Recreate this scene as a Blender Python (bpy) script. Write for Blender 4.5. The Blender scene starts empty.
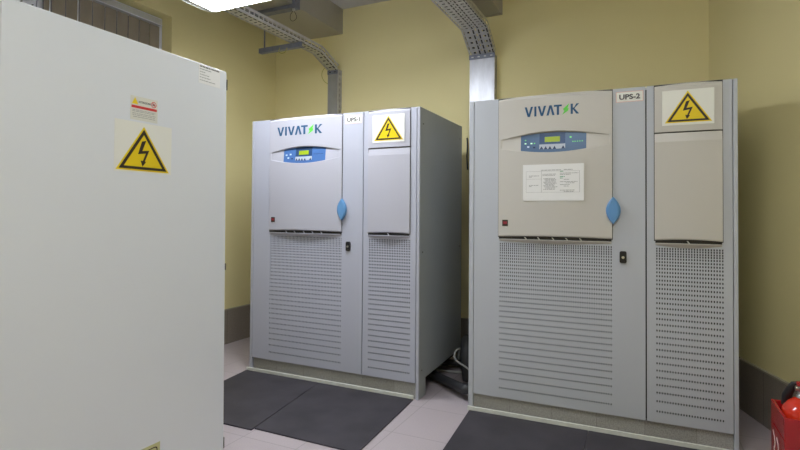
import bpy, math, random
from mathutils import Vector, Matrix
random.seed(7)
C = bpy.context.scene.collection
sc = bpy.context.scene
PI = math.pi

# ------------------------------------------------------------------ materials
def mat(name, col, rough=.5, metal=0, noise=0, nscale=8, bump=0, bscale=200, emit=None, estr=1, spec=.5, stretch=(1, 1, 1), col2=None):
    m = bpy.data.materials.new(name); m.use_nodes = True
    nt = m.node_tree; N = nt.nodes; L = nt.links; p = N['Principled BSDF']
    p.inputs['Base Color'].default_value = (*col, 1)
    p.inputs['Roughness'].default_value = rough
    p.inputs['Metallic'].default_value = metal
    p.inputs['Specular IOR Level'].default_value = spec
    if noise or bump:
        tc = N.new('ShaderNodeTexCoord'); mp = N.new('ShaderNodeMapping'); mp.inputs['Scale'].default_value = stretch
        L.new(tc.outputs['Object'], mp.inputs['Vector'])
    if noise:
        t = N.new('ShaderNodeTexNoise'); t.inputs['Scale'].default_value = nscale; t.inputs['Detail'].default_value = 5
        L.new(mp.outputs[0], t.inputs['Vector'])
        r = N.new('ShaderNodeValToRGB')
        r.color_ramp.elements[0].position = .3; r.color_ramp.elements[1].position = .7
        c2 = col2 or tuple(c * (1 - noise) for c in col)
        r.color_ramp.elements[0].color = (*c2, 1); r.color_ramp.elements[1].color = (*col, 1)
        L.new(t.outputs['Fac'], r.inputs[0]); L.new(r.outputs[0], p.inputs['Base Color'])
    if bump:
        t = N.new('ShaderNodeTexNoise'); t.inputs['Scale'].default_value = bscale; t.inputs['Detail'].default_value = 2
        L.new(mp.outputs[0], t.inputs['Vector'])
        b = N.new('ShaderNodeBump'); b.inputs['Strength'].default_value = bump; b.inputs['Distance'].default_value = .002
        L.new(t.outputs['Fac'], b.inputs['Height']); L.new(b.outputs[0], p.inputs['Normal'])
    if emit:
        p.inputs['Emission Color'].default_value = (*emit, 1); p.inputs['Emission Strength'].default_value = estr
    return m

def tile_mat(name, c1, c2, mortar, bw, rh, off, ms=.003, rough=.45, plane='xy', speck=.06):
    m = bpy.data.materials.new(name); m.use_nodes = True
    nt = m.node_tree; N = nt.nodes; L = nt.links; p = N['Principled BSDF']
    tc = N.new('ShaderNodeTexCoord'); mp = N.new('ShaderNodeMapping')
    mp.inputs['Location'].default_value = off
    if plane == 'yz': mp.inputs['Rotation'].default_value = (0, PI / 2, PI / 2)
    L.new(tc.outputs['Object'], mp.inputs['Vector'])
    b = N.new('ShaderNodeTexBrick'); b.offset = 0; b.squash = 1
    b.inputs['Scale'].default_value = 1; b.inputs['Brick Width'].default_value = bw; b.inputs['Row Height'].default_value = rh
    b.inputs['Mortar Size'].default_value = ms; b.inputs['Mortar Smooth'].default_value = .3
    b.inputs['Color1'].default_value = (*c1, 1); b.inputs['Color2'].default_value = (*c2, 1); b.inputs['Mortar'].default_value = (*mortar, 1)
    L.new(mp.outputs[0], b.inputs['Vector'])
    n = N.new('ShaderNodeTexNoise'); n.inputs['Scale'].default_value = 160; n.inputs['Detail'].default_value = 3
    L.new(tc.outputs['Object'], n.inputs['Vector'])
    mr = N.new('ShaderNodeMapRange'); mr.inputs['From Min'].default_value = .3; mr.inputs['From Max'].default_value = .7
    mr.inputs['To Min'].default_value = 1 - speck; mr.inputs['To Max'].default_value = 1 + speck
    L.new(n.outputs['Fac'], mr.inputs[0])
    mx = N.new('ShaderNodeVectorMath'); mx.operation = 'SCALE'
    L.new(b.outputs['Color'], mx.inputs[0]); L.new(mr.outputs[0], mx.inputs['Scale'])
    L.new(mx.outputs[0], p.inputs['Base Color'])
    p.inputs['Roughness'].default_value = rough
    return m

M = dict(
    wall=mat('yellow_plaster', (.91, .82, .455), .75, noise=.05, nscale=1.3, bump=.15, bscale=90),
    ceiling=mat('ceiling_paint', (.62, .60, .60), .9, bump=.1, bscale=60),
    floor=tile_mat('floor_tile', (.475, .42, .455), (.46, .405, .44), (.34, .305, .325), .325, .385, (.245, .09, 0), .0028),
    skirt=tile_mat('skirting_tile', (.31, .27, .235), (.29, .255, .22), (.17, .15, .13), .40, .6, (.1, 0, .0), .0025, .5, speck=.15),
    skirt_yz=tile_mat('skirting_tile_side', (.31, .27, .235), (.29, .255, .22), (.17, .15, .13), .40, .6, (.1, 0, .0), .0025, .5, plane='yz', speck=.15),
    skirt_top=mat('skirting_trim', (.42, .39, .32), .5),
    door=mat('powder_coat_door', (.47, .49, .59), .42, bump=.12, bscale=700),
    door2=mat('powder_coat_door_greyer', (.485, .515, .575), .42, bump=.12, bscale=700),  # UPS-2 doors, slightly greyer base tone
    strip=mat('powder_coat_strip', (.46, .48, .56), .42, bump=.12, bscale=700),
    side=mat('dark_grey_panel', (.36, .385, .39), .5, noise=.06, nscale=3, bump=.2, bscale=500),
    cover=mat('cover_plastic', (.48, .485, .565), .38, bump=.08, bscale=600),
    cover2=mat('cover_plastic_warmer', (.56, .545, .515), .38, bump=.08, bscale=600),  # UPS-2 covers, warmer base tone
    carcass=mat('dark_carcass', (.018, .018, .02), .7),  # near-black colour stands in for the unlit interior behind the grilles
    gap=mat('gap_shadow', (.06, .06, .055), .8),
    plinth=tile_mat('perforated_plinth', (.40, .40, .39), (.30, .295, .28), (.22, .215, .20), .23, .6, (0, 0, 0), .001, .6, speck=.25),
    white_strip=mat('white_strip', (.72, .74, .70), .5, noise=.12, nscale=25),
    blue_panel=mat('blue_panel', (.07, .17, .44), .35),
    blue_panel2=mat('blue_panel_dim', (.085, .16, .30), .35),
    navy=mat('navy_panel', (.03, .075, .19), .3),
    lcd=mat('lcd_green', (.30, .40, .015), .3, emit=(.55, .8, .02), estr=.05),
    btn_strip=mat('button_strip', (.48, .54, .64), .4),
    navy_btn=mat('button_navy', (.02, .04, .12), .4),
    led=mat('led_green', (.12, .5, .12), .3, emit=(.25, 1, .25), estr=.35),
    ledw=mat('led_pale', (.6, .9, .7), .3, emit=(.6, 1, .7), estr=.3),
    light_btn=mat('pale_button', (.65, .8, .95), .4),
    handle=mat('blue_handle', (.12, .30, .58), .35),
    black=mat('black_plastic', (.012, .012, .014), .35),
    silver=mat('silver_metal', (.65, .65, .66), .3, metal=1),
    red_badge=mat('badge_red', (.28, .02, .04), .4),
    logo=mat('logo_blue', (.012, .085, .20), .4),
    logo_green=mat('logo_green', (.12, .65, .07), .4),
    paper=mat('white_paper', (.82, .83, .84), .7),
    plate=mat('sign_backing', (.80, .81, .77), .5),
    plate1=mat('small_sticker', (.70, .71, .66), .5),
    ink=mat('print_ink', (.10, .10, .11), .7),
    ink_soft=mat('faint_print', (.36, .37, .38), .7),
    ink_green=mat('green_print', (.15, .40, .25), .7),
    pink=mat('pink_border', (.72, .45, .42), .6),
    yellow=mat('sign_yellow', (.80, .60, .005), .4),
    sign_black=mat('sign_black', (.028, .018, .012), .45),
    sign_red=mat('sign_red', (.62, .04, .04), .5),
    pale_yellow=mat('pale_yellow_sticker', (.55, .55, .28), .5),
    encl=mat('enclosure_grey', (.74, .78, .84), .38, bump=.15, bscale=600),
    encl_body=mat('enclosure_body', (.45, .46, .45), .45),
    encl_dark=mat('enclosure_neighbour', (.24, .225, .20), .55),
    hinge=mat('hinge_metal', (.16, .15, .13), .4, metal=.6),
    mat=mat('rubber_mat', (.060, .055, .069), .6, noise=.35, nscale=5, bump=.35, bscale=120, col2=(.038, .035, .044), spec=.35),
    galv=mat('galvanised', (.50, .49, .46), .42, metal=.75, noise=.25, nscale=9, stretch=(1, 1, 1)),
    galv_bright=mat('galvanised_lid', (.66, .68, .76), .38, metal=.7, noise=.35, nscale=14, stretch=(1, 1, .25)),
    galv_dull=mat('galvanised_lid_dull', (.40, .41, .43), .45, metal=.5, noise=.15, nscale=9),
    tray=mat('tray_zinc', (.62, .62, .67), .5, metal=.4, noise=.2, nscale=20),
    tray_warm=mat('tray_zinc_warm', (.60, .58, .50), .5, metal=.4, noise=.2, nscale=20),  # warm copy of the zinc, wall reflection coloured into the wide tray's flanges
    bracket=mat('bracket_zinc', (.24, .26, .34), .45, metal=.5, noise=.25, nscale=25),
    duct=mat('duct_sheet', (.46, .44, .40), .5, metal=.3, noise=.1, nscale=3),
    cable=mat('cable_black', (.022, .022, .026), .5),
    hose=mat('hose_charcoal', (.035, .036, .042), .55),
    grey_cable=mat('grey_cable', (.42, .43, .42), .5),
    yg=mat('yellow_green_wire', (.45, .42, .05), .5),
    red=mat('red_enamel', (.46, .012, .018), .25),
    red_dark=mat('red_enamel_shaded', (.40, .008, .015), .25),  # same enamel as red, the front's darker shading put into the colour
    red_bright=mat('cylinder_red', (.68, .035, .012), .18),
    white_paint=mat('white_marking', (.8, .78, .78), .6),
    frame=mat('window_frame_white', (.80, .83, .95), .4),
    rail=mat('blind_rail', (.55, .56, .58), .45),
    blind=mat('blind_fabric', (.33, .285, .23), .9, noise=.12, nscale=30, stretch=(1, 1, .2)),
    lamp_body=mat('lamp_body', (.75, .77, .75), .35),
    lens=mat('lamp_lens', (.9, .9, .9), .3, emit=(.93, .965, 1), estr=18.5),
    lens2=mat('lamp_lens_dimmer', (.9, .9, .9), .3, emit=(.93, .965, 1), estr=13),
)
for k_ in ('red', 'red_dark', 'red_bright'): M[k_].node_tree.nodes['Principled BSDF'].inputs['Coat Weight'].default_value = .5
g = bpy.data.materials.new('window_glass'); g.use_nodes = True
gp = g.node_tree.nodes['Principled BSDF']; gp.inputs['Transmission Weight'].default_value = 1; gp.inputs['Roughness'].default_value = 0.02
M['glass'] = g
g2 = bpy.data.materials.new('lamp_end_cap'); g2.use_nodes = True
gp = g2.node_tree.nodes['Principled BSDF']; gp.inputs['Base Color'].default_value = (.75, .78, .78, 1); gp.inputs['Transmission Weight'].default_value = .5; gp.inputs['Roughness'].default_value = .25
M['cap'] = g2

# ------------------------------------------------------------------ mesh building
class B:
    def __init__(s): s.v = []; s.f = []; s.smooth = []
    def add(s, vs, fs, smooth=False):
        n = len(s.v); s.v += [tuple(p) for p in vs]
        for f in fs: s.f.append([i + n for i in f]); s.smooth.append(smooth)
        return s
    def box(s, x0, x1, y0, y1, z0, z1):
        vs = [(x, y, z) for x in (x0, x1) for y in (y0, y1) for z in (z0, z1)]
        return s.add(vs, [(0, 1, 3, 2), (4, 6, 7, 5), (0, 4, 5, 1), (2, 3, 7, 6), (0, 2, 6, 4), (1, 5, 7, 3)])
    def prism(s, pts, a, b, fn):
        """pts 2d outline, fn(u,v,w)->xyz, extruded w=a..b"""
        n = len(pts)
        vs = [fn(u, v, a) for u, v in pts] + [fn(u, v, b) for u, v in pts]
        fs = [list(range(n))[::-1], list(range(n, 2 * n))] + [[i, (i + 1) % n, n + (i + 1) % n, n + i] for i in range(n)]
        return s.add(vs, fs)
    def tube(s, path, r, n=10, smooth=True):
        P = [Vector(p) for p in path]; rings = []
        up = Vector((0, 0, 1))
        t0 = (P[1] - P[0]).normalized()
        nrm = t0.orthogonal().normalized()
        for i, p in enumerate(P):
            t = (P[min(i + 1, len(P) - 1)] - P[max(i - 1, 0)]).normalized()
            nrm = (nrm - t * nrm.dot(t)).normalized(); bn = t.cross(nrm)
            rr = r[i] if isinstance(r, (list, tuple)) else r
            rings.append([p + (nrm * math.cos(a) + bn * math.sin(a)) * rr for a in [2 * PI * k / n for k in range(n)]])
        vs = [q for rg in rings for q in rg]; m = len(rings)
        fs = [[i * n + k, i * n + (k + 1) % n, (i + 1) * n + (k + 1) % n, (i + 1) * n + k] for i in range(m - 1) for k in range(n)]
        s.add(vs, fs, smooth)
        s.add(rings[0], [list(range(n))[::-1]]); s.add(rings[-1], [list(range(n))])
        return s
    def lathe(s, prof, cx, cy, n=32):
        vs = [(cx + r * math.cos(2 * PI * k / n), cy + r * math.sin(2 * PI * k / n), z) for r, z in prof for k in range(n)]
        m = len(prof)
        fs = [[i * n + k, i * n + (k + 1) % n, (i + 1) * n + (k + 1) % n, (i + 1) * n + k] for i in range(m - 1) for k in range(n)]
        s.add(vs, fs, True)
        s.add(vs[:n], [list(range(n))[::-1]]); s.add(vs[-n:], [list(range(n))])
        return s
    def build(s, name, m, parent=None, bevel=0, seg=2, fix=True):
        me = bpy.data.meshes.new(name); me.from_pydata(s.v, [], s.f); me.update()
        if fix:
            import bmesh
            bm = bmesh.new(); bm.from_mesh(me); bmesh.ops.recalc_face_normals(bm, faces=bm.faces); bm.to_mesh(me); bm.free()
        for p, sm in zip(me.polygons, s.smooth): p.use_smooth = sm
        me.materials.append(m)
        o = bpy.data.objects.new(name, me); C.objects.link(o)
        if parent: o.parent = parent
        if bevel:
            b = o.modifiers.new('bevel', 'BEVEL'); b.width = bevel; b.segments = seg; b.limit_method = 'ANGLE'; b.angle_limit = math.radians(40)
        return o

def tag(o, label, cat, group=None):
    o['label'] = label; o['category'] = cat
    if group: o['group'] = group
    return o
def thing(name, label, cat, loc=(0, 0, 0), rz=0, group=None):
    o = bpy.data.objects.new(name, None); C.objects.link(o); o.location = loc; o.rotation_euler = (0, 0, rz); o.empty_display_size = .1
    return tag(o, label, cat, group)
def struct(o):
    o['kind'] = 'structure'; return o

def perf(name, m, parent, us, vs, hole, fn, thick=0):
    """sheet over grid lines us x vs, cells where hole(i,j) left open"""
    nu, nv = len(us), len(vs); used = {}; V = []; F = []
    def vid(i, j):
        if (i, j) not in used: used[i, j] = len(V); V.append(fn(us[i], vs[j]))
        return used[i, j]
    for i in range(nu - 1):
        for j in range(nv - 1):
            if not hole(i, j): F.append([vid(i, j), vid(i + 1, j), vid(i + 1, j + 1), vid(i, j + 1)])
    b = B(); b.add(V, F)
    o = b.build(name, m, parent, fix=False)
    if thick:
        s = o.modifiers.new('thickness', 'SOLIDIFY'); s.thickness = thick; s.offset = 0
    return o

def text_mesh(name, body, size, m, parent, mtx, width=None, bold=0, align='LEFT'):
    cu = bpy.data.curves.new('t', 'FONT'); cu.body = body; cu.size = size; cu.extrude = .0003; cu.offset = bold; cu.align_x = align
    cu.resolution_u = 3
    to = bpy.data.objects.new('t', cu); C.objects.link(to)
    dg = bpy.context.evaluated_depsgraph_get(); dg.update()
    me = bpy.data.meshes.new_from_object(to.evaluated_get(dg))
    bpy.data.objects.remove(to)
    if width:
        xs = [v.co.x for v in me.vertices]; w = max(xs) - min(xs); k = width / w
        for v in me.vertices: v.co.x *= k
    me.transform(mtx); me.materials.clear(); me.materials.append(m)
    o = bpy.data.objects.new(name, me); C.objects.link(o); o.parent = parent
    return o

# planes to write on: (u, v, w) with w outwards
def front_fn(y0): return lambda u, v, w: (u, y0 - w, v)       # facing -y, u = x, v = z
def face_fn(x0): return lambda u, v, w: (x0 + w, u, v)        # facing +x, u = y, v = z
def front_mtx(x, y, z): return Matrix.Translation((x, y, z)) @ Matrix.Rotation(PI / 2, 4, 'X')
def face_mtx(x, y, z): return Matrix.Translation((x, y, z)) @ Matrix.Rotation(PI / 2, 4, 'Z') @ Matrix.Rotation(PI / 2, 4, 'X')

def rectpts(u0, u1, v0, v1): return [(u0, v0), (u1, v0), (u1, v1), (u0, v1)]
def rnd_rect(u0, u1, v0, v1, r, n=4):
    pts = []
    for cx, cy, a in ((u1 - r, v0 + r, -PI / 2), (u1 - r, v1 - r, 0), (u0 + r, v1 - r, PI / 2), (u0 + r, v0 + r, PI)):
        for k in range(n + 1):
            t = a + PI / 2 * k / n; pts.append((cx + r * math.cos(t), cy + r * math.sin(t)))
    return pts

BOLT = [(.02, .66), (.10, .68), (.06, .43), (.20, .50), (.155, .235), (.20, .245), (.115, .10), (.05, .215), (.095, .225), (.105, .385), (-.055, .30)]
def warning_sticker(parent, u0, u1, v0, v1, fn, tri, name='warning_sticker', plate='plate'):
    """tri=(apex_u, apex_v, left_u, right_u, base_v)"""
    s = B().prism(rectpts(u0, u1, v0, v1), 0, .0008, fn).build(name, M[plate], parent)
    au, av, lu, ru, bv = tri
    cx, cy = (au + lu + ru) / 3, (av + 2 * bv) / 3
    def sc_(k): return [(cx + (p - cx) * k, cy + (q - cy) * k) for p, q in ((lu, bv), (ru, bv), (au, av))]
    B().prism(sc_(1), .0008, .0013, fn).build('yellow_triangle', M['yellow'], s)
    o, i = sc_(.90), sc_(.72)
    b = B()
    for k in range(3):
        b.prism([o[k], o[(k + 1) % 3], i[(k + 1) % 3], i[k]], .0013, .0017, fn)
    b.build('black_border', M['sign_black'], s)
    W = ru - lu; H = av - bv
    # lightning arrow: strokes as quads
    b = B()
    def P(x, y): return (au + x * W, bv + y * H)
    b.prism([P(-.035, .66), P(.045, .69), P(-.035, .42), P(-.105, .37)], .0013, .0017, fn)
    b.prism([P(-.105, .37), P(-.06, .445), P(.105, .475), P(.055, .405)], .0013, .0017, fn)
    b.prism([P(.105, .475), P(.05, .43), P(-.022, .20), P(.018, .20)], .0013, .0017, fn)
    b.prism([P(-.055, .235), P(.05, .215), P(-.02, .10)], .0013, .0017, fn)
    b.build('lightning_arrow', M['sign_black'], s)
    return s

def text_rows(parent, rows, fn, m, name='print', w0=.0008, w1=.0011, seed=1):
    """rows=(u0,u1,v,height) broken into word-like dashes"""
    rg = random.Random(seed); b = B()
    for u0, u1, v, h in rows:
        u = u0; tot = abs(u1 - u0)
        while u < u1 - .002:
            w = min(rg.uniform(.006, .02), u1 - u)
            b.prism(rectpts(u, u + w, v, v + h), w0, w1, fn); u += w + .0025
    return b.build(name, m, parent)

# ------------------------------------------------------------------ the room
CEIL = 3.02; YB = 1.123; XL = -.71; YF = -4.6
def RX(y): return 2.965 - .326 * (y - YB)      # right wall, slightly out of square
xr0, xr1 = RX(YF), RX(YB)
fl = struct(B().prism([(XL, YF), (xr0, YF), (xr1, YB), (XL, YB)], -.1, 0, lambda u, v, w: (u, v, w)).build('floor', M['floor']))
ce = struct(B().prism([(XL, YF), (xr0, YF), (xr1, YB), (XL, YB)], CEIL, CEIL + .1, lambda u, v, w: (u, v, w)).build('ceiling', M['ceiling']))
struct(B().box(XL - .25, xr1 + .2, YB, YB + .15, -.1, CEIL + .1).build('wall_back', M['wall']))
struct(B().prism([(xr0, YF), (xr0 + .2, YF), (xr1 + .2, YB), (xr1, YB)], -.1, CEIL + .1, lambda u, v, w: (u, v, w)).build('wall_right', M['wall']))
struct(B().box(XL - .25, xr0 + .2, YF - .15, YF, -.1, CEIL + .1).build('wall_front', M['wall']))
WY0, WY1, WZ0, WZ1 = -2.3, -.113, 1.0, 2.638
b = B(); X0 = XL - .25
b.box(X0, XL, YF, WY0, -.1, CEIL + .1); b.box(X0, XL, WY1, YB, -.1, CEIL + .1)
b.box(X0, XL, WY0, WY1, -.1, WZ0); b.box(X0, XL, WY0, WY1, WZ1, CEIL + .1)
struct(b.build('wall_left', M['wall']))
# skirting
struct(B().box(XL, XL + .012, YF, YB, 0, .292).build('baseboard_left', M['skirt_yz']))
struct(B().box(XL, XL + .014, YF, YB, .292, .300).build('trim_1', M['skirt_top']))
struct(B().box(XL + .012, xr1 - .002, YB - .012, YB, 0, .292).build('baseboard_back', M['skirt']))
def rprism(d0, d1, z0, z1): return B().prism([(xr0 - d1, YF), (xr0 - d0, YF), (xr1 - d0, YB), (xr1 - d1, YB)], z0, z1, lambda u, v, w: (u, v, w))
struct(rprism(0, .014, 0, .288).build('baseboard_right', M['skirt_yz']))
struct(rprism(0, .017, .288, .298).build('trim_2', M['skirt_top']))

# window with vertical blinds
XW = -.844
b = B()
b.box(XW - .03, XW + .03, WY1 - .045, WY1 - .002, WZ0, 2.636); b.box(XW - .03, XW + .03, WY0, WY0 + .045, WZ0, 2.636)
b.box(XW - .03, XW + .03, WY0 + .045, WY1 - .045, 2.585, 2.636); b.box(XW - .03, XW + .03, WY0 + .045, WY1 - .045, WZ0, WZ0 + .05)
for yy in (-1.01, -1.7): b.box(XW - .03, XW + .035, yy - .016, yy + .016, WZ0 + .05, 2.585)
win = struct(b.build('window_1', M['frame']))
B().box(XW - .008, XW - .002, WY0 + .045, WY1 - .045, WZ0 + .05, 2.585).build('pane', M['glass'], win)
br = B().box(XW + .034, XW + .040, -1.30, -1.035, 2.33, 2.45).build('opening_bracket', M['frame'], win, .002)
for k in range(4):
    yy = -1.27 + k * .062
    B().prism([(yy, 2.372), (yy + .034, 2.396), (yy + .034, 2.404), (yy, 2.380)], XW + .0395, XW + .0415, lambda u, v, w: (w, u, v)).build('bracket_slot', M['black'], br)
bl = thing('vertical_blind', 'brown grey vertical fabric blind closed across window above the large grey enclosure', 'window blind', (-.79, -.15, 2.56))
def local(o, par):
    o.matrix_parent_inverse = Matrix.Translation(par.location).inverted(); return o
local(B().box(-.815, -.765, -1.0, WY1 - .045, 2.562, 2.608).build('head_rail', M['rail'], bl, .002), bl)
local(B().box(-.764, -.758, -1.0, WY1 - .045, 2.560, 2.566).build('rail_lip', M['frame'], bl), bl)
y = -.158; k = 0
for yy in (-.79, -.966): local(B().tube([(-.784, yy, WZ0 + .3), (-.784, yy, 2.556)], .0035, 8).build('pale_line', M['frame'], bl), bl)  # two thin pale upright lines in front of the slats
while y > -.96:
    WD = .045 if k == 9 else .0852
    s_ = B().prism([(-.793, y), (-.791, y), (-.787, y - WD), (-.789, y - WD)], WZ0 + .08, 2.556, lambda u, v, w: (u, v, w)).build('slat', M['blind'], bl)
    local(s_, bl); y -= .0885; k += 1

# ------------------------------------------------------------------ UPS cabinets
ROWS = [.9717, .9596, .9466, .9345, .9204, .9043, .8882, .8711, .852, .8329, .8118, .7917, .7696, .7465, .7224, .6973, .6713, .6452, .6181, .5895, .5597, .5277, .4956, .4636, .4303, .3957, .3597, .3251, .2879, .2493, .2068, .1563]
W, H, D = 1.324, 1.8, .80
def grille(parent, x0, x1, hx0, hx1, z0, z1, m, w=.26):
    n = int(round((hx1 - hx0) / .0117)); p = (hx1 - hx0) / n
    us = [x0]; 
    for k in range(n): us += [hx0 + k * p + p * w, hx0 + k * p + p * (1 - w)]
    us.append(x1)
    vs = [z0]
    for z in reversed(ROWS): vs += [z - .0048, z + .0048]
    vs.append(z1)
    return perf('grille', m, parent, us, vs, lambda i, j: i % 2 == 1 and j % 2 == 1, lambda u, v: (u, .0005, v), .001)

def arc_cover(name, m, parent, x0, x1, zb, recess, amp=.012):
    N_ = 60
    def yf(x): return -.009 - amp * math.sin(PI * max(0, min(1, (x - x0) / (x1 - x0))))
    b = B(); xs = [x0 + (x1 - x0) * k / N_ for k in range(N_ + 1)]
    if recess:
        rl, rr = recess
        def t(x): return max(0, min(1, (x - rl) / (rr - rl)))
        def zl(x): return 1.510 - .034 * math.sin(PI * t(x))
        def zu(x): return 1.562 + .034 * math.sin(PI * t(x))
        def dp(x): return .002 + .0145 * math.sin(PI * t(x)) ** .8
    def bot(x): return zb + .006 * math.sin(PI * (x - x0) / (x1 - x0))
    def col(x):
        f = yf(x)
        pts = [(0.018, bot(x)), (f + .004, bot(x)), (f, bot(x) + .006)]
        if recess:
            if rl <= x <= rr:
                pts += [(f, zl(x)), (f + .003, zl(x) + .003), (f + max(.003, dp(x)), zu(x) - .001), (f, zu(x))]
            else:
                z_ = 1.510 if x < rl else 1.510
                pts += [(f, 1.510), (f, 1.513), (f, 1.561), (f, 1.562)]
        else:
            pts += [(f, 1.505), (f, 1.508), (f + .007, 1.5515), (.0, 1.552), (.0, 1.5575), (f, 1.558)]
        pts += [(f, 1.782), (f + .014, H + .001), (.018, H + .001)]
        return [(x, yy, zz) for yy, zz in pts]
    cols = [col(x) for x in xs]; n = len(cols[0])
    vs = [p for c in cols for p in c]
    b.add(vs, [[i * n + k, (i + 1) * n + k, (i + 1) * n + k + 1, i * n + k + 1] for i in range(N_) for k in range(n - 1)])
    b.add(cols[0], [list(range(n))]); b.add(cols[-1], [list(range(n))[::-1]])
    o = b.build(name, m, parent)
    if not recess: return o, yf, None
    def fp(x, s, off=.0012):
        f = yf(x) + .003; d = max(.003, dp(x)) - .003
        return (x, f + d * s - off, zl(x) + .003 + (zu(x) - zl(x) - .004) * s)
    return o, yf, fp

def patch(fp, x0, x1, s0, s1, off, n=6):
    b = B(); xs = [x0 + (x1 - x0) * k / n for k in range(n + 1)]
    vs = []
    for x in xs: vs += [fp(x, s0, off), fp(x, s1, off), fp(x, s1, off - .001), fp(x, s0, off - .001)]
    fs = []
    for i in range(n):
        for k in range(4): fs.append([i * 4 + k, i * 4 + (k + 1) % 4, (i + 1) * 4 + (k + 1) % 4, (i + 1) * 4 + k])
    fs += [[0, 1, 2, 3], [n * 4 + 3, n * 4 + 2, n * 4 + 1, n * 4]]
    return b.add(vs, fs)

def ups(loc, rz, label, num, second):
    cabm = M['door2'] if second else M['door']; cov = M['cover2'] if second else M['cover']
    t = thing('ups_cabinet', label, 'power cabinet', loc, rz)
    B().box(.02, W - .02, .032, D - .02, .10, H - .012).build('body', M['carcass'], t)
    B().box(.020, W - .02, .022, D - .01, H - .012, H - .002).build('top_panel', cabm, t)
    for k, (xa, xb, sm) in enumerate(((-.008 if second else -.002, .0195, cabm), (W - .0195, W, M['side']))):
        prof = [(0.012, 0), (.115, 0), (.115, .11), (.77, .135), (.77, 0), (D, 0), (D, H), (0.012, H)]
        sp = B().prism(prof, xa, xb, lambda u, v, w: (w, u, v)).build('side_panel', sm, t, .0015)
        B().prism(rectpts(xa, xb, 0, H), 0, .012, lambda u, v, w: (u, w, v)).build('front_edge', M['strip'] if not second else cabm, sp, .003)
        xx = xb + .001 if k else xa - .001
        for yy, zz in ((.05, 1.70), (.75, 1.70), (.05, .90), (.75, .90), (.05, .17)):
            B().tube([(xx - .002, yy, zz), (xx + .002, yy, zz)], .005, 8).build('screw', M['hinge'], sp)
    # plinth
    B().box(.0205, W - .0205, .018, .030, 0.0, .096).build('plinth', M['plinth'], t)
    # doors
    zt = H - .001
    d1 = B()
    gx0, gx1, gz0, gz1 = .163, .772, .135, .985
    x0, x1 = .0225, .924
    d1.box(x0, gx0, 0, .02, .1015, zt); d1.box(gx1, x1, 0, .02, .1015, zt); d1.box(gx0, gx1, 0, .02, .1015, gz0); d1.box(gx0, gx1, 0, .02, gz1, zt)
    d1 = d1.build('door', cabm, t)
    grille(d1, gx0, gx1, .171, .768, gz0, gz1, cabm, .29)
    d2 = B(); hx0, hx1 = .962, 1.268; x0, x1 = .930, 1.3015
    d2.box(x0, hx0, 0, .02, .1015, zt); d2.box(hx1, x1, 0, .02, .1015, zt); d2.box(hx0, hx1, 0, .02, .1015, gz0); d2.box(hx0, hx1, 0, .02, gz1, zt)
    d2 = d2.build('door', cabm, t)
    grille(d2, hx0, hx1,   .970, 1.266, gz0, gz1, cabm)
    # covers
    c1, yf, fp = arc_cover('front_cover', cov, t, .167, .767, 1.014, (.183, .750))
    c2, yf2, _ = arc_cover('front_cover', cov, t, .966, 1.260, 1.014, None, .005)
    for par, xa, xb in ((c1, .167, .767), (c2, .966, 1.260)):
        B().box(xa - .003, xb + .003, -.0022, -.0003, 1.010, H - .001).build('reveal_shade', M['gap'], par)  # thin dark sheet imitating the shaded gap line around each cover
    # vents below covers
    for par, xa, xb, tabs in ((c1, .170, .764, (.25, .37, .50, .62, .74)), (c2, .969, 1.257, (.5,))):
        n = 24; vs = []; w_ = xb - xa
        b = B()
        b.box(xa, xb, -.005, -.0005, .998, 1.020)
        b.build('vent_slot', M['black'], par)
        for k in tabs: B().prism([(xa + w_ * k - .006, 1.014), (xa + w_ * k + .004, 1.0), (xa + w_ * k + .010, 1.0), (xa + w_ * k, 1.014)], 0, .004, lambda u, v, w: (u, -.006 - w, v)).build('vent_tab', cov, par)
        b = B(); cols = []
        for k in range(n + 1):
            s = math.sin(PI * k / n); x = xa + w_ * k / n
            cols.append([(x, -.0005, 1.001), (x, -.006 - .016 * s, 1.001), (x, -.006 - .016 * s, .998), (x, -.0005, .990 - .012 * s)])  # lower edge sags to imitate the crescent of shade under the cover
        vs = [p for c in cols for p in c]
        b.add(vs, [[i * 4 + q, i * 4 + (q + 1) % 4, (i + 1) * 4 + (q + 1) % 4, (i + 1) * 4 + q] for i in range(n) for q in range(4)])
        b.add(cols[0], [[0, 1, 2, 3]]); b.add(cols[-1], [[3, 2, 1, 0]])
        b.build('vent_lip', cov, par)
    # control panel
    pa, pb = .294, .640; pw = pb - pa
    blue = M['blue_panel2'] if second else M['blue_panel']
    cp = patch(fp, pa, pb, .01, .97, .0012, 16).build('control_panel', blue, t)
    patch(fp, pa + pw * .295, pa + pw * .69, .42, .96, .0020).build('display_surround', M['navy'], cp)
    patch(fp, pa + pw * .377, pa + pw * .61,   .50, .75, .0028).build('display', M['lcd'], cp)
    patch(fp, pa + pw * .295, pa + pw * .69, .16, .39, .0024).build('button_strip', M['btn_strip'], cp)
    for f in (.33, .395, .46, .53, .66):
        x = pa + pw * f; s = .009
        bb = B(); q = [fp(x - s, .16, .0036), fp(x + s, .16, .0036), fp(x, .30, .0036)]; q2 = [fp(x - s, .16, .0024), fp(x + s, .16, .0024), fp(x, .30, .0024)]
        bb.add(q + q2, [(0, 1, 2), (5, 4, 3), (0, 3, 4, 1), (1, 4, 5, 2), (2, 5, 3, 0)])
        bb.build('button', M['navy_btn'], cp)
    def dot(f, s, mm, r=.004, nm='indicator_light'):
        x = pa + pw * f; patch(fp, x - r, x + r, s - r * 7, s + r * 7, .0028, 1).build(nm, M[mm], cp)
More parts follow.
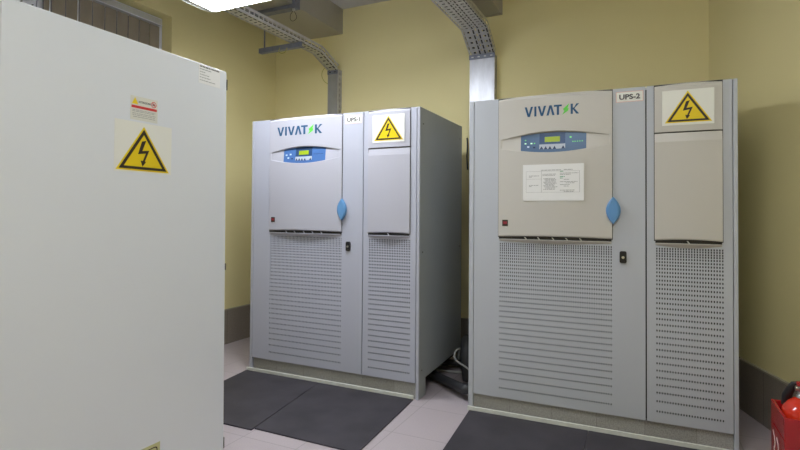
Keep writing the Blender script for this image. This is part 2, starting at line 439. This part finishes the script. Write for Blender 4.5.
    if second:
        dot(.075, .66, 'led', .0035); dot(.075, .46, 'ledw', .005); dot(.17, .46, 'ledw', .005); dot(.217, .46, 'led', .0035)
        dot(.12, .27, 'light_btn', .006, 'button'); dot(.215, .24, 'navy_btn', .006, 'button')
        dot(.77, .70, 'led', .005)
        for f in (.805, .837, .872, .907, .942): dot(f, .47, 'led', .003)
    else:
        dot(.07, .53, 'light_btn', .007, 'button'); dot(.17, .56, 'light_btn', .007, 'button'); dot(.12, .32, 'light_btn', .007, 'button'); dot(.215, .27, 'navy_btn', .006, 'button')
        patch(fp, pa + pw * .73, pa + pw * .95, .50, .53, .0026).build('printed_line', M['navy'], cp)
    # handle, lock, badge
    b = B(); n = 20; hc, hz = (.773, 1.163)
    def lens(k_, sc_): 
        a = -1 + 2 * k_ / n
        return a, .036 * (1 - a * a) * sc_
    rings = []
    for yy, s in ((-.002, .9), (-.010, 1.0), (-.020, .92), (-.024, .62)):
        rg = []
        for k in range(n + 1): a, w = lens(k, s); rg.append((hc + w, yy, hz + a * .072 * (.8 + .2 * s)))
        for k in range(n - 1, 0, -1): a, w = lens(k, s); rg.append((hc - w, yy, hz + a * .072 * (.8 + .2 * s)))
        rings.append(rg)
    m_ = len(rings[0]); vs = [p for r in rings for p in r]
    b.add(vs, [[i * m_ + k, i * m_ + (k + 1) % m_, (i + 1) * m_ + (k + 1) % m_, (i + 1) * m_ + k] for i in range(3) for k in range(m_)], True)
    b.add(rings[-1], [list(range(m_))]); b.add(rings[0], [list(range(m_))[::-1]])
    b.build('handle', M['handle'], d1)
    lk = B().prism(rnd_rect(.803, .836, .892, .953, .008), 0, .010, front_fn(0)).build('lock', M['black'], d1, .002)
    B().tube([(.8195, -.009, .921), (.8195, -.0125, .921)], .007, 12).build('key_cylinder', M['silver'], t).name = 'key_cylinder'
    bd = B().prism(rectpts(.191, .223, 1.073, 1.108), 0, .003, lambda u, v, w: (u, yf(.2) - w, v)).build('badge', M['sign_black'], t)
    B().prism(rectpts(.196, .218, 1.084, 1.099), .003, .004, lambda u, v, w: (u, yf(.2) - w, v)).build('badge_mark', M['red_badge'], bd)
    B().prism([(.199, 1.070), (.221, 1.070), (.221, 1.063)], 0, .001, lambda u, v, w: (u, yf(.2) - w, v)).build('badge_tab', M['paper'], bd)
    # logo
    if second: lx0, lx1, lz0, lz1 = .316, .604, 1.681, 1.736
    else: lx0, lx1, lz0, lz1 = .238, .616, 1.676, 1.737
    def lf(u, v, w): 
        x = lx0 + (u - 115) / 405 * (lx1 - lx0); return (x, yf(x) - w, lz0 + v * (lz1 - lz0))
    def L(b, pts): b.prism(pts, -.001, .0012, lf)
    b = B()
    def vee(a, c, up=1, w=17):
        m = (a + c) / 2
        f = (lambda v: v) if up else (lambda v: 1 - v)
        L(b, [(a, f(1)), (a + w, f(1)), (m, f(.28)), (m - w * .0, f(0)), (m - w * .5, f(0))]); L(b, [(c - w, f(1)), (c, f(1)), (m + w * .5, f(0)), (m, f(0)), (m, f(.28))])
    vee(115, 180); L(b, rectpts(190, 206, 0, 1)); vee(216, 280); vee(282, 343, 0)
    L(b, rectpts(338, 396, .82, 1)); L(b, rectpts(359, 376, 0, .82))
    L(b, rectpts(460, 476, 0, 1)); L(b, [(476, .42), (501, 1), (521, 1), (484, .50), (476, .58)]); L(b, [(484, .60), (521, 0), (501, 0), (476, .45)])
    lg = b.build('logo', M['logo'], t)
    b = B(); L(b, [(450, 1.05), (409, .60), (424, .52), (440, .66)]); L(b, [(424, .52), (446, .58), (440, .30), (428, .38), (409, .60), ]); L(b, [(446, .58), (398, 0), (412, .30), (428, .38)])
    b = B(); L(b, [(450, 1.06), (405, .56), (422, .54)]); L(b, [(450, 1.06), (422, .54), (438, .62)]); L(b, [(405, .56), (446, .60), (412, .36)]); L(b, [(446, .60), (410, .34), (441, .34)]); L(b, [(441, .34), (414, .32), (398, -.02)])
    b.build('bolt_mark', M['logo_green'], lg)
    # warning sign, name plate
    warning_sticker(t, 1.000, 1.226, 1.588, 1.763, front_fn(-.0144), (1.113, 1.757, 1.012, 1.217, 1.600))
    pl = B().prism(rectpts(.785, .915, 1.726, 1.781), 0, .0012, front_fn(0)).build('name_plate', M['plate'], t)
    b = B()
    for r in (rectpts(.785, .915, 1.726, 1.729), rectpts(.785, .915, 1.778, 1.781), rectpts(.785, .788, 1.726, 1.781), rectpts(.912, .915, 1.726, 1.781)): b.prism(r, .0012, .0016, front_fn(0))
    b.build('plate_border', M['pink'], pl)
    text_mesh('lettering', 'UPS-%d' % num, .036, M['ink'], pl, front_mtx(.800, -.0021, 1.7405), .099, .0012)
    for o in list(C.objects):
        if o.parent == t and o.name.startswith('key_cylinder'): o.parent = lk
    return t

u1 = ups((0, 0, 0), 0, 'left grey two-door power cabinet marked UPS-1, no paper on it', 1, False)
u2 = ups((1.6517, -.0065, 0), .01146, 'right grey two-door power cabinet marked UPS-2 with paper notice on its front', 2, True)

# white strips glued along the foot of each cabinet
tag(B().box(-.018, 1.295, -.0125, -.001, 0, .028).build('edge_strip', M['white_strip'], bevel=.002), 'white strip on the floor along the foot of the UPS-1 cabinet', 'edging strip')
o = B().box(-.010, 1.330, -.0125, -.001, 0, .028).build('edge_strip', M['white_strip'], bevel=.002); o.location = (1.6517, -.0065, 0); o.rotation_euler.z = .01146
tag(o, 'white strip on the floor along the foot of the UPS-2 cabinet', 'edging strip')

# paper notice
def pfn(u, v, w): return (1.6517 + u, -.034 - w, v)
pn = B().prism(rectpts(.309, .629, 1.215, 1.414), 0, .0012, lambda u, v, w: (1.6517 + u, -.0225 - w + (u - .46) * .011, v)).build('paper_notice', M['paper'])
tag(pn, 'white printed paper sheet taped on the front of the UPS-2 cabinet', 'paper')
nf = lambda u, v, w: (1.6587 + u, -.0225 - w + (u - .46) * .011, v)
b = B()
for r in (rectpts(.32, .60, 1.3755, 1.3765), rectpts(.32, .60, 1.2605, 1.2615), rectpts(.319, .320, 1.26, 1.376), rectpts(.402, .4035, 1.26, 1.376), rectpts(.600, .6015, 1.26, 1.376), rectpts(.32, .402, 1.3335, 1.3345)):
    b.prism(r, .0012, .0015, nf)
b.build('ruled_table', M['ink_soft'], pn)
rg = random.Random(3)
rows = [(.40, .505, 1.380, .0035), (.335, .39, 1.350, .003), (.335, .35, 1.344, .003), (.335, .39, 1.298, .003), (.335, .352, 1.292, .003), (.408, .48, 1.358, .003), (.408, .475, 1.351, .003)]
rows += [(.413 + .005 * (k % 3), .47 + .02 * rg.random(), 1.334 - k * .0065, .0032) for k in range(10)]
rows += [(.52, .565, 1.381, .0035), (.50, .595, 1.362, .003), (.50, .555, 1.355, .003), (.52, .55, 1.328, .003), (.50, .59, 1.316, .003), (.53, .575, 1.309, .003), (.50, .55, 1.300, .003), (.52, .545, 1.292, .003), (.50, .575, 1.270, .0035), (.52, .57, 1.263, .0035)]
text_rows(pn, rows, nf, M['ink_soft'], 'printed_text', .0012, .0015, 5)
text_rows(pn, [(.50, .52, 1.372, .004), (.50, .525, 1.343, .004), (.50, .515, 1.335, .004)], nf, M['ink_green'], 'green_text', .0012, .0015, 6)

# ------------------------------------------------------------------ large enclosure at left
XE = .796
en = thing('electrical_enclosure', 'large plain grey enclosure door at left with yellow high voltage triangle', 'electrical cabinet', (XE, -1.55, 0))
def E(o): return local(o, en)
E(B().box(.24, XE - .024, -2.008, -1.090, .0, 1.782).build('body', M['encl_body'], en))
dr = E(B().prism([(u + (.012 * (1.8 - v) / 1.8 if u > -1.5 else 0), v) for u, v in rnd_rect(-2.018, -1.078, .022, 1.800, .010, 3)], -.022, 0, face_fn(XE)).build('door', M['encl'], en, .003))
def sub(b, name, m, par, bevel=0):
    o = b.build(name, m, par, bevel); return o
for z0, z1, dy in ((.035, .085, .011), (.868, .898, .006), (1.715, 1.765, 0)):
    sub(B().box(XE - .016, XE - .002, -1.079 + dy, -1.069 + dy, z0, z1).box(XE - .012, XE + .001, -1.0765 + dy, -1.072 + dy, z0 + .012, z1 - .012), 'hinge', M['hinge'], dr, .001)
ff = face_fn(XE)
def reparent(o, p): o.parent = p; return o
ws = warning_sticker(en, -1.640, -1.385, 1.291, 1.486, ff, (-1.516, 1.472, -1.634, -1.396, 1.297)); E(ws)
ss = E(B().prism(rectpts(-1.576, -1.455, 1.494, 1.586), 0, .0008, ff).build('caution_sticker', M['plate1'], en))
B().prism([(-1.571, 1.555), (-1.543, 1.555), (-1.557, 1.581)], .0008, .0012, ff).build('small_triangle', M['yellow'], ss)
B().prism(rectpts(-1.572, -1.459, 1.540, 1.550), .0008, .0012, ff).build('red_band', M['sign_red'], ss)
b = B()
for k in range(16):
    a0, a1 = 2 * PI * k / 16, 2 * PI * (k + 1) / 16
    b.prism([(-1.473 + r * math.cos(a), 1.566 + r * .95 * math.sin(a)) for r, a in ((.0125, a0), (.0125, a1), (.0100, a1), (.0100, a0))], .0008, .0012, ff)
b.prism([(-1.482, 1.574), (-1.480, 1.576), (-1.464, 1.558), (-1.466, 1.556)], .0012, .0015, ff)
b.build('prohibition_ring', M['sign_red'], ss)
B().prism(rectpts(-1.479, -1.467, 1.5625, 1.569), .0008, .0011, ff).build('prohibited_symbol', M['ink'], ss)
text_mesh('lettering', 'ATTENZIONE', .011, M['ink'], ss, face_mtx(XE + .001, -1.541, 1.562), .054, .0002)
text_rows(ss, [(-1.568, -1.465, 1.531, .0022), (-1.568, -1.470, 1.526, .0022), (-1.568, -1.463, 1.518, .0022), (-1.568, -1.468, 1.512, .0022), (-1.565, -1.464, 1.505, .0022)], ff, M['ink_soft'], 'small_print', seed=11)
sl = E(B().prism(rectpts(-1.246, -1.120, 1.711, 1.796), 0, .0008, ff).build('data_label', M['paper'], en))
text_rows(sl, [(-1.240, -1.126, 1.784, .0055)], ff, M['ink'], 'bold_print', seed=12)
text_rows(sl, [(-1.240, -1.175, 1.773, .0035), (-1.240, -1.205, 1.761, .003), (-1.240, -1.185, 1.749, .003), (-1.240, -1.178, 1.737, .003), (-1.240, -1.150, 1.724, .003)], ff, M['ink_soft'], 'small_print', seed=13)
ls = E(B().prism(rectpts(-1.620, -1.418, .035, .208), 0, .0008, ff).build('warning_sticker', M['pale_yellow'], en))
b = B(); O = rnd_rect(-1.606, -1.430, .048, .1955, .012, 3); I = rnd_rect(-1.602, -1.434, .052, .1915, .010, 3)
for k in range(len(O)): b.prism([O[k], O[(k + 1) % len(O)], I[(k + 1) % len(O)], I[k]], .0008, .0012, ff)
b.build('printed_frame', M['sign_black'], ls)
B().prism([(-1.452, .183), (-1.447, .150), (-1.463, .160), (-1.478, .120), (-1.474, .165), (-1.462, .172)], .0008, .0012, ff).build('printed_arrow', M['sign_black'], ls)
nb = thing('electrical_enclosure', 'dull brownish grey cabinet edge at the far left beside the enclosure', 'electrical cabinet', (.74, -2.5, 0))
local(B().box(.24, .70, -3.0, -2.04, 0, 2.3).build('body', M['encl_dark'], nb), nb)
local(B().box(.70, .725, -2.99, -2.05, .03, 2.29).build('door', M['encl_dark'], nb, .003), nb)

# ------------------------------------------------------------------ rubber mats
def rmat(q, label):
    b = B().prism(q, 0, .008, lambda u, v, w: (u, v, w)); o = b.build('rubber_mat', M['mat'], bevel=.0015)
    tag(o, label, 'floor mat', 'black rubber mats in front of the power cabinets')
rmat([(-.017, -.0135), (.6085, -.0135), (.7185, -.790), (.085, -.800)], 'left black rubber mat before the UPS-1 cabinet, partly behind the enclosure')
rmat([(.610, -.0135), (1.296, -.0135), (1.345, -.770), (.720, -.768)], 'right black rubber mat before the UPS-1 cabinet, whole right edge in view')
rmat([(1.655, -.0215), (2.302, -.0145), (2.318, -.80), (1.715, -.80)], 'left black rubber mat before the UPS-2 cabinet')
rmat([(2.304, -.0145), (2.975, -.0065), (3.0, -.80), (2.320, -.80)], 'right black rubber mat before the UPS-2 cabinet, at the bottom frame edge')

# ------------------------------------------------------------------ cable trays
def tray(label, xa, xb, path, fh, mm, sidem, yv, lidm, nconn, cross):
    """path: (y,z) polyline of tray bottom, horizontal part first towards the wall"""
    t = thing('cable_tray', label, 'cable tray', (xa, YB, 2.0))
    def Lc(o): return local(o, t)
    # lengths
    seg = [0]
    for (a, b_), (c, d) in zip(path, path[1:]): seg.append(seg[-1] + math.hypot(c - a, d - b_))
    def at(s):
        for i in range(len(seg) - 1):
            if s <= seg[i + 1] + 1e-9:
                k = (s - seg[i]) / (seg[i + 1] - seg[i]); a, b_ = path[i], path[i + 1]
                return a[0] + (b_[0] - a[0]) * k, a[1] + (b_[1] - a[1]) * k
        return path[-1]
    p = .05; cuts = set()
    s = 0
    while s < seg[-1]:
        for f in (0, .010, .026, .038): cuts.add(round(s + f, 5))
        s += p
    vs = sorted([c for c in cuts if c < seg[-1]] + [seg[-1]] + seg[1:-1])
    vs = [v_ for i, v_ in enumerate(vs) if i == 0 or v_ - vs[i - 1] > 1e-4]
    def phase(j): 
        m = ((vs[j] + vs[j + 1]) / 2) % p
        return 0 if m < .010 else 1 if m < .026 else 2 if m < .038 else 3
    Wd = xb - xa; us = [xa]; kinds = []
    for w_, kd in cross:
        us.append(us[-1] + w_ * Wd); kinds.append(kd)
    def hole(i, j):
        kd = kinds[i]; ph = phase(j)
        return (kd == 's' and ph in (0, 1, 2)) or (kd == 'd' and ph == 1) or (kd == 'r' and ph in (3, 0))
    Lc(perf('tray_base', M[mm], t, us, vs, hole, lambda u, v: (u, *at(v)), .0015))
    hs = [0, fh * .30, fh * .66, fh]
    # flange: rises away from the base normal
    def nrm(s):
        for i in range(len(seg) - 1):
            if s <= seg[i + 1] + 1e-9:
                dy, dz = path[i + 1][0] - path[i][0], path[i + 1][1] - path[i][1]; l = math.hypot(dy, dz); return (-dz / l, dy / l)
        return (0, 1)
    def nm2(s):
        a, b_ = nrm(max(0, s - 1e-3)), nrm(min(seg[-1], s + 1e-3)); return ((a[0] + b_[0]) / 2, (a[1] + b_[1]) / 2)
    for xx in (xa, xb):
        def fn(u, v, xx=xx):
            y_, z_ = at(v); n_ = nm2(v); return (xx, y_ + n_[0] * u, z_ + n_[1] * u)
        Lc(perf('side_flange', M[sidem], t, hs, vs, lambda i, j: i == 1 and phase(j) in (0, 1, 2), fn, .0015))
    # vertical drop on the wall
    zt = path[-1][1]
    dr = B().box(xa, xb, yv - .003, yv, .9, zt - .03)
    Lc(dr.build('lid', M[lidm], t, .001))
    vz = [.9]
    while vz[-1] < zt - .02: vz += [vz[-1] + .03, vz[-1] + .05]
    dd = YB - .002 - yv
    for xx in (xa, xb):
        Lc(perf('drop_flange', M[sidem], t, [yv + .0005, yv + dd * .4, yv + dd * .7, YB - .002], vz, lambda i, j: i == 1 and j % 2 == 0, lambda u, v, xx=xx: (xx, u, v), .0015))
    Lc(B().box(xa + .002, xb - .002, YB - .004, YB - .001, .9, zt).build('drop_base', M[sidem], t))
    cb = Lc(B().box(xa - .003, xb + .003, yv - .007, yv - .003, zt - .034, zt + .004).build('joint_plate', M['bracket'], t, .001))
    n = nconn
    for k in range(n):
        xc = xa + (xb - xa) * (k + .5) / n
        B().box(xc - .009, xc + .009, yv - .009, yv - .007, zt - .020, zt - .012).build('plate_slot', M['silver'] if n > 2 else M['black'], cb)
    return t
tray('wide perforated cable tray bending down the wall behind the UPS-2 cabinet', 1.300, 1.505, [(-2.2, 2.548), (.836, 2.548), (1.055, 2.41)], .05, 'tray', 'tray_warm', 1.055, 'galv_bright', 4,
     [(.05, ''), (.05, 's'), (.10, ''), (.11, 'd'), (.10, ''), (.055, 's'), (.055, ''), (.04, 'r'), (.055, ''), (.055, 's'), (.09, ''), (.11, 'd'), (.06, ''), (.05, 's'), (.02, '')])
tray('narrow perforated cable tray bending down the wall behind the UPS-1 cabinet', -.052, .052, [(-2.2, 2.53), (.80, 2.53), (1.05, 2.44)], .058, 'tray_warm', 'tray', 1.052, 'galv_dull', 2,
     [(.07, ''), (.15, 's'), (.15, ''), (.26, 'd'), (.15, ''), (.15, 's'), (.07, '')])
def cables(n, xa, xb, r, path, label):
    for k in range(n):
        x = xa + (xb - xa) * (k + .5) / n
        o = B().tube([(x, y_, z_) for y_, z_ in path], r, 8).build('power_cable', M['cable'])
        tag(o, label, 'cable', label)
cables(4, 1.306, 1.499, .0195, [(-2.15, 2.570), (.70, 2.570), (.84, 2.566), (.95, 2.51), (1.05, 2.45), (1.088, 2.40), (1.09, 2.2), (1.09, .95)], 'black power cable lying in the wide cable tray')
cables(3, -.048, .048, .0155, [(-2.15, 2.549), (.70, 2.549), (.82, 2.546), (.95, 2.50), (1.05, 2.46), (1.085, 2.42), (1.088, 2.2), (1.088, .95)], 'black power cable lying in the narrow cable tray')

# support rail under the narrow tray with threaded rods
sr = thing('tray_support', 'slotted steel channel hung on threaded rods under the narrow cable tray', 'support bracket', (-.15, .50, 2.50))
cs = [(0, 0), (.04, 0), (.04, .004), (.004, .004), (.004, .036), (.04, .036), (.04, .04), (0, .04)]
b = B().prism([(.48 + a, 2.483 + z) for a, z in cs], -.37, .075, lambda u, v, w: (w, u, v))
for k in range(9): b.box(-.355 + k * .046, -.338 + k * .046, .4785, .480, 2.497, 2.509)
chn = local(b.build('channel', M['bracket'], sr), sr)
for xx in (-.325,):
    local(B().tube([(xx, .50, 2.48), (xx, .50, 2.789)], .006, 8).build('threaded_rod', M['bracket'], sr), sr)
def wire(pts, r, m, label):
    P = [Vector(p) for p in pts]; out = []
    for i in range(len(P) - 1):
        a, b_, c, d = P[max(i - 1, 0)], P[i], P[i + 1], P[min(i + 2, len(P) - 1)]
        for k in range(6):
            t = k / 6; out.append(.5 * ((2 * b_) + (c - a) * t + (2 * a - 5 * b_ + 4 * c - d) * t * t + (3 * b_ - a - 3 * c + d) * t ** 3))
    out.append(P[-1])
    return B().tube([tuple(p) for p in out], r, 8).build(label[0], M[m])
tag(wire([(-.145, .478, 2.50), (-.150, .47, 2.47), (-.125, .47, 2.448), (-.09, .47, 2.452), (-.07, .478, 2.49)], .0022, 'yg', ['ground_wire']), 'short yellow green earth wire looped below the slotted support channel', 'wire')
tag(wire([(-.056, 1.04, 2.49), (-.10, 1.04, 2.45), (-.112, 1.04, 2.40), (-.09, 1.05, 2.35), (-.055, 1.06, 2.325)], .0024, 'yg', ['ground_wire']), 'yellow green earth wire looping beside the narrow tray drop on the wall', 'wire')

# ------------------------------------------------------------------ ducts
dk = thing('ventilation_duct', 'rectangular sheet metal duct under the ceiling above the UPS-1 cabinet', 'air duct', (-.18, YB, 2.79))
local(B().box(-.42, .058, .44, YB - .001, 2.79, CEIL - .001).build('duct_section', M['duct'], dk), dk)
local(B().box(-.42, .058, -2.2, .37, 2.79, CEIL - .001).build('duct_section', M['galv'], dk), dk)
fg = local(B().box(-.45, .082, .37, .44, 2.762, CEIL - .001).build('joint_flange', M['bracket'], dk, .002), dk)
b = B().tube([(.05, .40, 2.745), (.05, .40, 2.762)], .012, 6, False)
b.build('flange_bolt', M['silver'], fg)
tag(wire([(.045, .40, 2.745), (.02, .40, 2.72), (.02, .40, 2.68), (.05, .40, 2.665), (.08, .40, 2.69), (.055, .40, 2.745)], .002, 'cable', ['wire_loop']), 'small loop of dark wire hanging under the duct flange bolt', 'wire')
d2 = thing('ventilation_duct', 'sheet metal duct end above the wide cable tray, behind the UPS-2 cabinet', 'air duct', (1.38, YB, 2.735))
local(B().box(1.22, 1.543, -1.6, YB - .001, 2.735, 2.95).build('duct_section', M['duct'], d2), d2)
local(B().box(1.214, 1.549, YB - .03, YB - .001, 2.729, 2.956).build('wall_collar', M['duct'], d2, .002), d2)
b = B()
for yy in (-1.3, .0, .7): b.box(1.225, 1.245, yy, yy + .02, 2.95, CEIL); b.box(1.52, 1.54, yy, yy + .02, 2.95, CEIL)
local(b.build('hanger', M['bracket'], d2), d2)

# ------------------------------------------------------------------ hoses between the cabinets
def hose(pts, r, m, name, label, cat): tag(wire(pts, r, m, [name]), label, cat)
hose([(1.10, .50, .0325), (1.22, .43, .034), (1.30, .37, .040), (1.42, .265, .052), (1.54, .165, .064), (1.595, .13, .07), (1.612, .25, .07), (1.61, .5, .04), (1.60, .8, .0325)], .031, 'hose', 'corrugated_hose', 'thick dark hose lying on the floor nearest between the two UPS cabinets', 'hose')
hose([(1.10, .70, .03), (1.22, .70, .04), (1.32, .72, .045), (1.40, .74, .045), (1.48, .80, .04), (1.54, .92, .03)], .024, 'hose', 'corrugated_hose', 'dark hose crossing the floor behind the nearest one, between the cabinets', 'hose')
hose([(1.515, .40, .044), (1.510, .385, .13), (1.503, .39, .22), (1.485, .45, .262), (1.445, .58, .25), (1.40, .70, .20), (1.385, .80, .10), (1.38, .90, .045)], .044, 'hose', 'corrugated_hose', 'black hose arching upright behind the floor hoses, between the cabinets', 'hose')
hose([(1.15, .60, .012), (1.25, .60, .012), (1.34, .60, .012), (1.42, .62, .012), (1.52, .60, .012)], .010, 'grey_cable', 'grey_cable', 'light grey cable on the floor beneath the hoses between the cabinets', 'cable')
hose([(1.60, .30, .105), (1.53, .30, .150), (1.485, .30, .172), (1.452, .30, .198), (1.442, .33, .225), (1.450, .37, .242), (1.47, .42, .235)], .006, 'grey_cable', 'grey_cable', 'thin light grey cable looping in front of the upright black hose', 'cable')
hose([(1.262, 1.114, 1.76), (1.266, 1.112, 1.70), (1.263, 1.112, 1.60), (1.268, 1.114, 1.50)], .006, 'hose', 'hanging_wire', 'short dark wire on the back wall seen between the two cabinets', 'wire')

# ------------------------------------------------------------------ fire extinguisher in red floor box
bx = thing('extinguisher_stand', 'open red metal floor box holding the fire extinguisher by right wall', 'extinguisher stand', (3.18, -.30, 0))
x0, x1, y0, y1, zt = 3.065, 3.335, -.425, -.185, .35
tk = .010
b = B()
b.box(x0, x1, y0, y0 + tk, 0, zt); b.build('front_panel', M['red_dark'], bx, .002).matrix_parent_inverse = Matrix.Translation(bx.location).inverted()
sd = local(B().box(x0, x0 + tk, y0 + tk, y1, 0, zt).build('side_panel', M['red'], bx, .002), bx)
local(B().box(x1 - tk, x1, y0 + tk, y1, 0, zt).build('side_panel', M['red'], bx, .002), bx)
local(B().box(x0 + tk, x1 - tk, y1 - tk, y1, 0, zt).build('back_panel', M['red'], bx, .002), bx)
local(B().box(x0 + tk, x1 - tk, y0 + tk, y1 - tk, .0, .01).build('base', M['red_dark'], bx), bx)
B().box(x0 - .0015, x0, y0 + .003, y1 - .05, .259, .262).build('crease', M['red_dark'], sd)
b = B()
def stroke(pts, w, b):
    for (a, c), (d, e) in zip(pts, pts[1:]):
        l = math.hypot(d - a, e - c); nx, nz = -(e - c) / l * w / 2, (d - a) / l * w / 2
        b.prism([(a + nx, c + nz), (d + nx, e + nz), (d - nx, e - nz), (a - nx, c - nz)], .0, .001, lambda u, v, w_: (x0 - w_, u, v))
stroke([(-.225, .232), (-.245, .214), (-.262, .196), (-.258, .176), (-.240, .160), (-.262, .143), (-.27, .12)], .008, b)
stroke([(-.292, .224), (-.312, .205), (-.322, .188), (-.312, .17), (-.300, .158), (-.318, .14), (-.325, .12)], .008, b)
b.build('white_marking', M['white_paint'], sd)
ex = thing('fire_extinguisher', 'red fire extinguisher with black hose standing inside the red floor box', 'fire extinguisher', (3.165, -.300, .01))
cx, cy = 3.164, -.288
cyl = B().lathe([(.082, .010), (.088, .020), (.088, .305), (.086, .330), (.077, .357), (.060, .380), (.040, .395), (.022, .402)], cx, cy).build('cylinder', M['red_bright'], ex); local(cyl, ex)
local(B().lathe([(.021, .400), (.021, .408), (.016, .412), (.016, .430), (.021, .432), (.021, .446)], cx - .012, cy, 16).build('valve', M['silver'], ex), ex)
local(B().tube([(cx - .036, cy - .005, .437), (cx - .010, cy - .005, .437)], .010, 10).build('pressure_gauge', M['silver'], ex), ex)
local(B().box(cx - .030, cx + .09, cy - .012, cy + .012, .447, .455).prism([(cx - .03, .452), (cx + .10, .470), (cx + .10, .476), (cx - .03, .462)], cy - .012, cy + .012, lambda u, v, w: (u, w, v)).build('lever', M['red'], ex, .002), ex)
hn = B().tube([(cx - .022, cy + .02, .452), (cx - .034, cy + .026, .445), (cx - .044, cy + .036, .420), (cx - .054, cy + .045, .39), (cx - .058, cy + .05, .35)], [.008, .012, .016, .018, .016], 12).build('discharge_horn', M['black'], ex); local(hn, ex)

# ------------------------------------------------------------------ fluorescent lamps, the last one an added fill
def lamp(label, x0, x1, y0, y1, z, lens='lens2', hang=True, yaw=0):
    t = thing('fluorescent_lamp', label, 'ceiling lamp', ((x0 + x1) / 2, (y0 + y1) / 2, z), yaw)
    cx, cy = (x0 + x1) / 2, (y0 + y1) / 2
    hx, hy = (x1 - x0) / 2, (y1 - y0) / 2
    B().box(-hx + .01, hx - .01, -hy + .02, hy - .02, .055, .09).build('housing', M['lamp_body'], t, .004)
    prof = [(-hy + .006, .055), (-hy + .004, .03), (-hy + .03, .006), (-hy + .07, 0), (hy - .07, 0), (hy - .03, .006), (hy - .004, .03), (hy - .006, .055)]
    B().prism(prof, -hx + .085, hx - .085, lambda u, v, w: (w, u, v)).build('diffuser', M[lens], t)
    for s in (-1, 1):
        b = B(); rings = []
        for d, k in ((.085, 1), (.06, .985), (.035, .92), (.014, .80), (0, .6)):
            rings.append([(s * (hx - d), u * k, .055 + (v - .055) * k) for u, v in prof])
        n = len(prof); vs = [p for r in rings for p in r]
        b.add(vs, [[i * n + q, i * n + (q + 1) % n, (i + 1) * n + (q + 1) % n, (i + 1) * n + q] for i in range(4) for q in range(n)]); b.add(rings[-1], [list(range(n))])
        b.build('end_cap', M['cap'], t)
    for s in (-1, 1): B().box(-hx + .06, hx - .06, s * (hy - .0035) - .0025, s * (hy - .0035) + .0025, .022, .06).build('edge_trim', M['lamp_body'], t)
    if hang:
        for xx in (-hx * .6, hx * .6): B().tube([(xx, 0, .09), (xx, 0, CEIL - z)], .006, 8).build('suspension_rod', M['galv'], t)
    return t
lamp('white fluorescent lamp glowing at the top edge, hung above the enclosure', -.005, 1.27, -.71, -.415, 2.425, 'lens')
lamp('fluorescent lamp hung from the ceiling above the photographer', 1.95, 3.23, -1.95, -1.67, 2.80)
lamp('added unseen fill lamp hung from the ceiling near the front wall', 1.2, 2.48, -3.6, -3.32, 2.80)  # unseen lamp added to even out the room light

# ------------------------------------------------------------------ world, camera, view
w = bpy.data.worlds.new('World'); sc.world = w; w.use_nodes = True
w.node_tree.nodes['Background'].inputs[0].default_value = (.62, .68, 1, 1); w.node_tree.nodes['Background'].inputs[1].default_value = .06
cam = bpy.data.cameras.new('Camera'); co = bpy.data.objects.new('Camera', cam); C.objects.link(co)
rx, ry, rz = .01838, -.00745, .44515
Rm = (Matrix.Rotation(rz, 3, 'Z') @ Matrix.Rotation(rx, 3, 'X') @ Matrix.Rotation(ry, 3, 'Y'))
rt, fw, up = Rm.col[0], Rm.col[1], Rm.col[2]
co.matrix_world = Matrix(((rt[0], up[0], -fw[0], 2.57685), (rt[1], up[1], -fw[1], -2.90431), (rt[2], up[2], -fw[2], 1.13778), (0, 0, 0, 1)))
cam.sensor_width = 36; cam.lens = 515.065 * 36 / 800; cam.shift_y = -20.72 / 800; cam.clip_start = .02
sc.camera = co
sc.view_settings.view_transform = 'Standard'; sc.view_settings.look = 'None'; sc.view_settings.gamma = 1; sc.view_settings.use_curve_mapping = False
sc.view_settings.exposure = .83
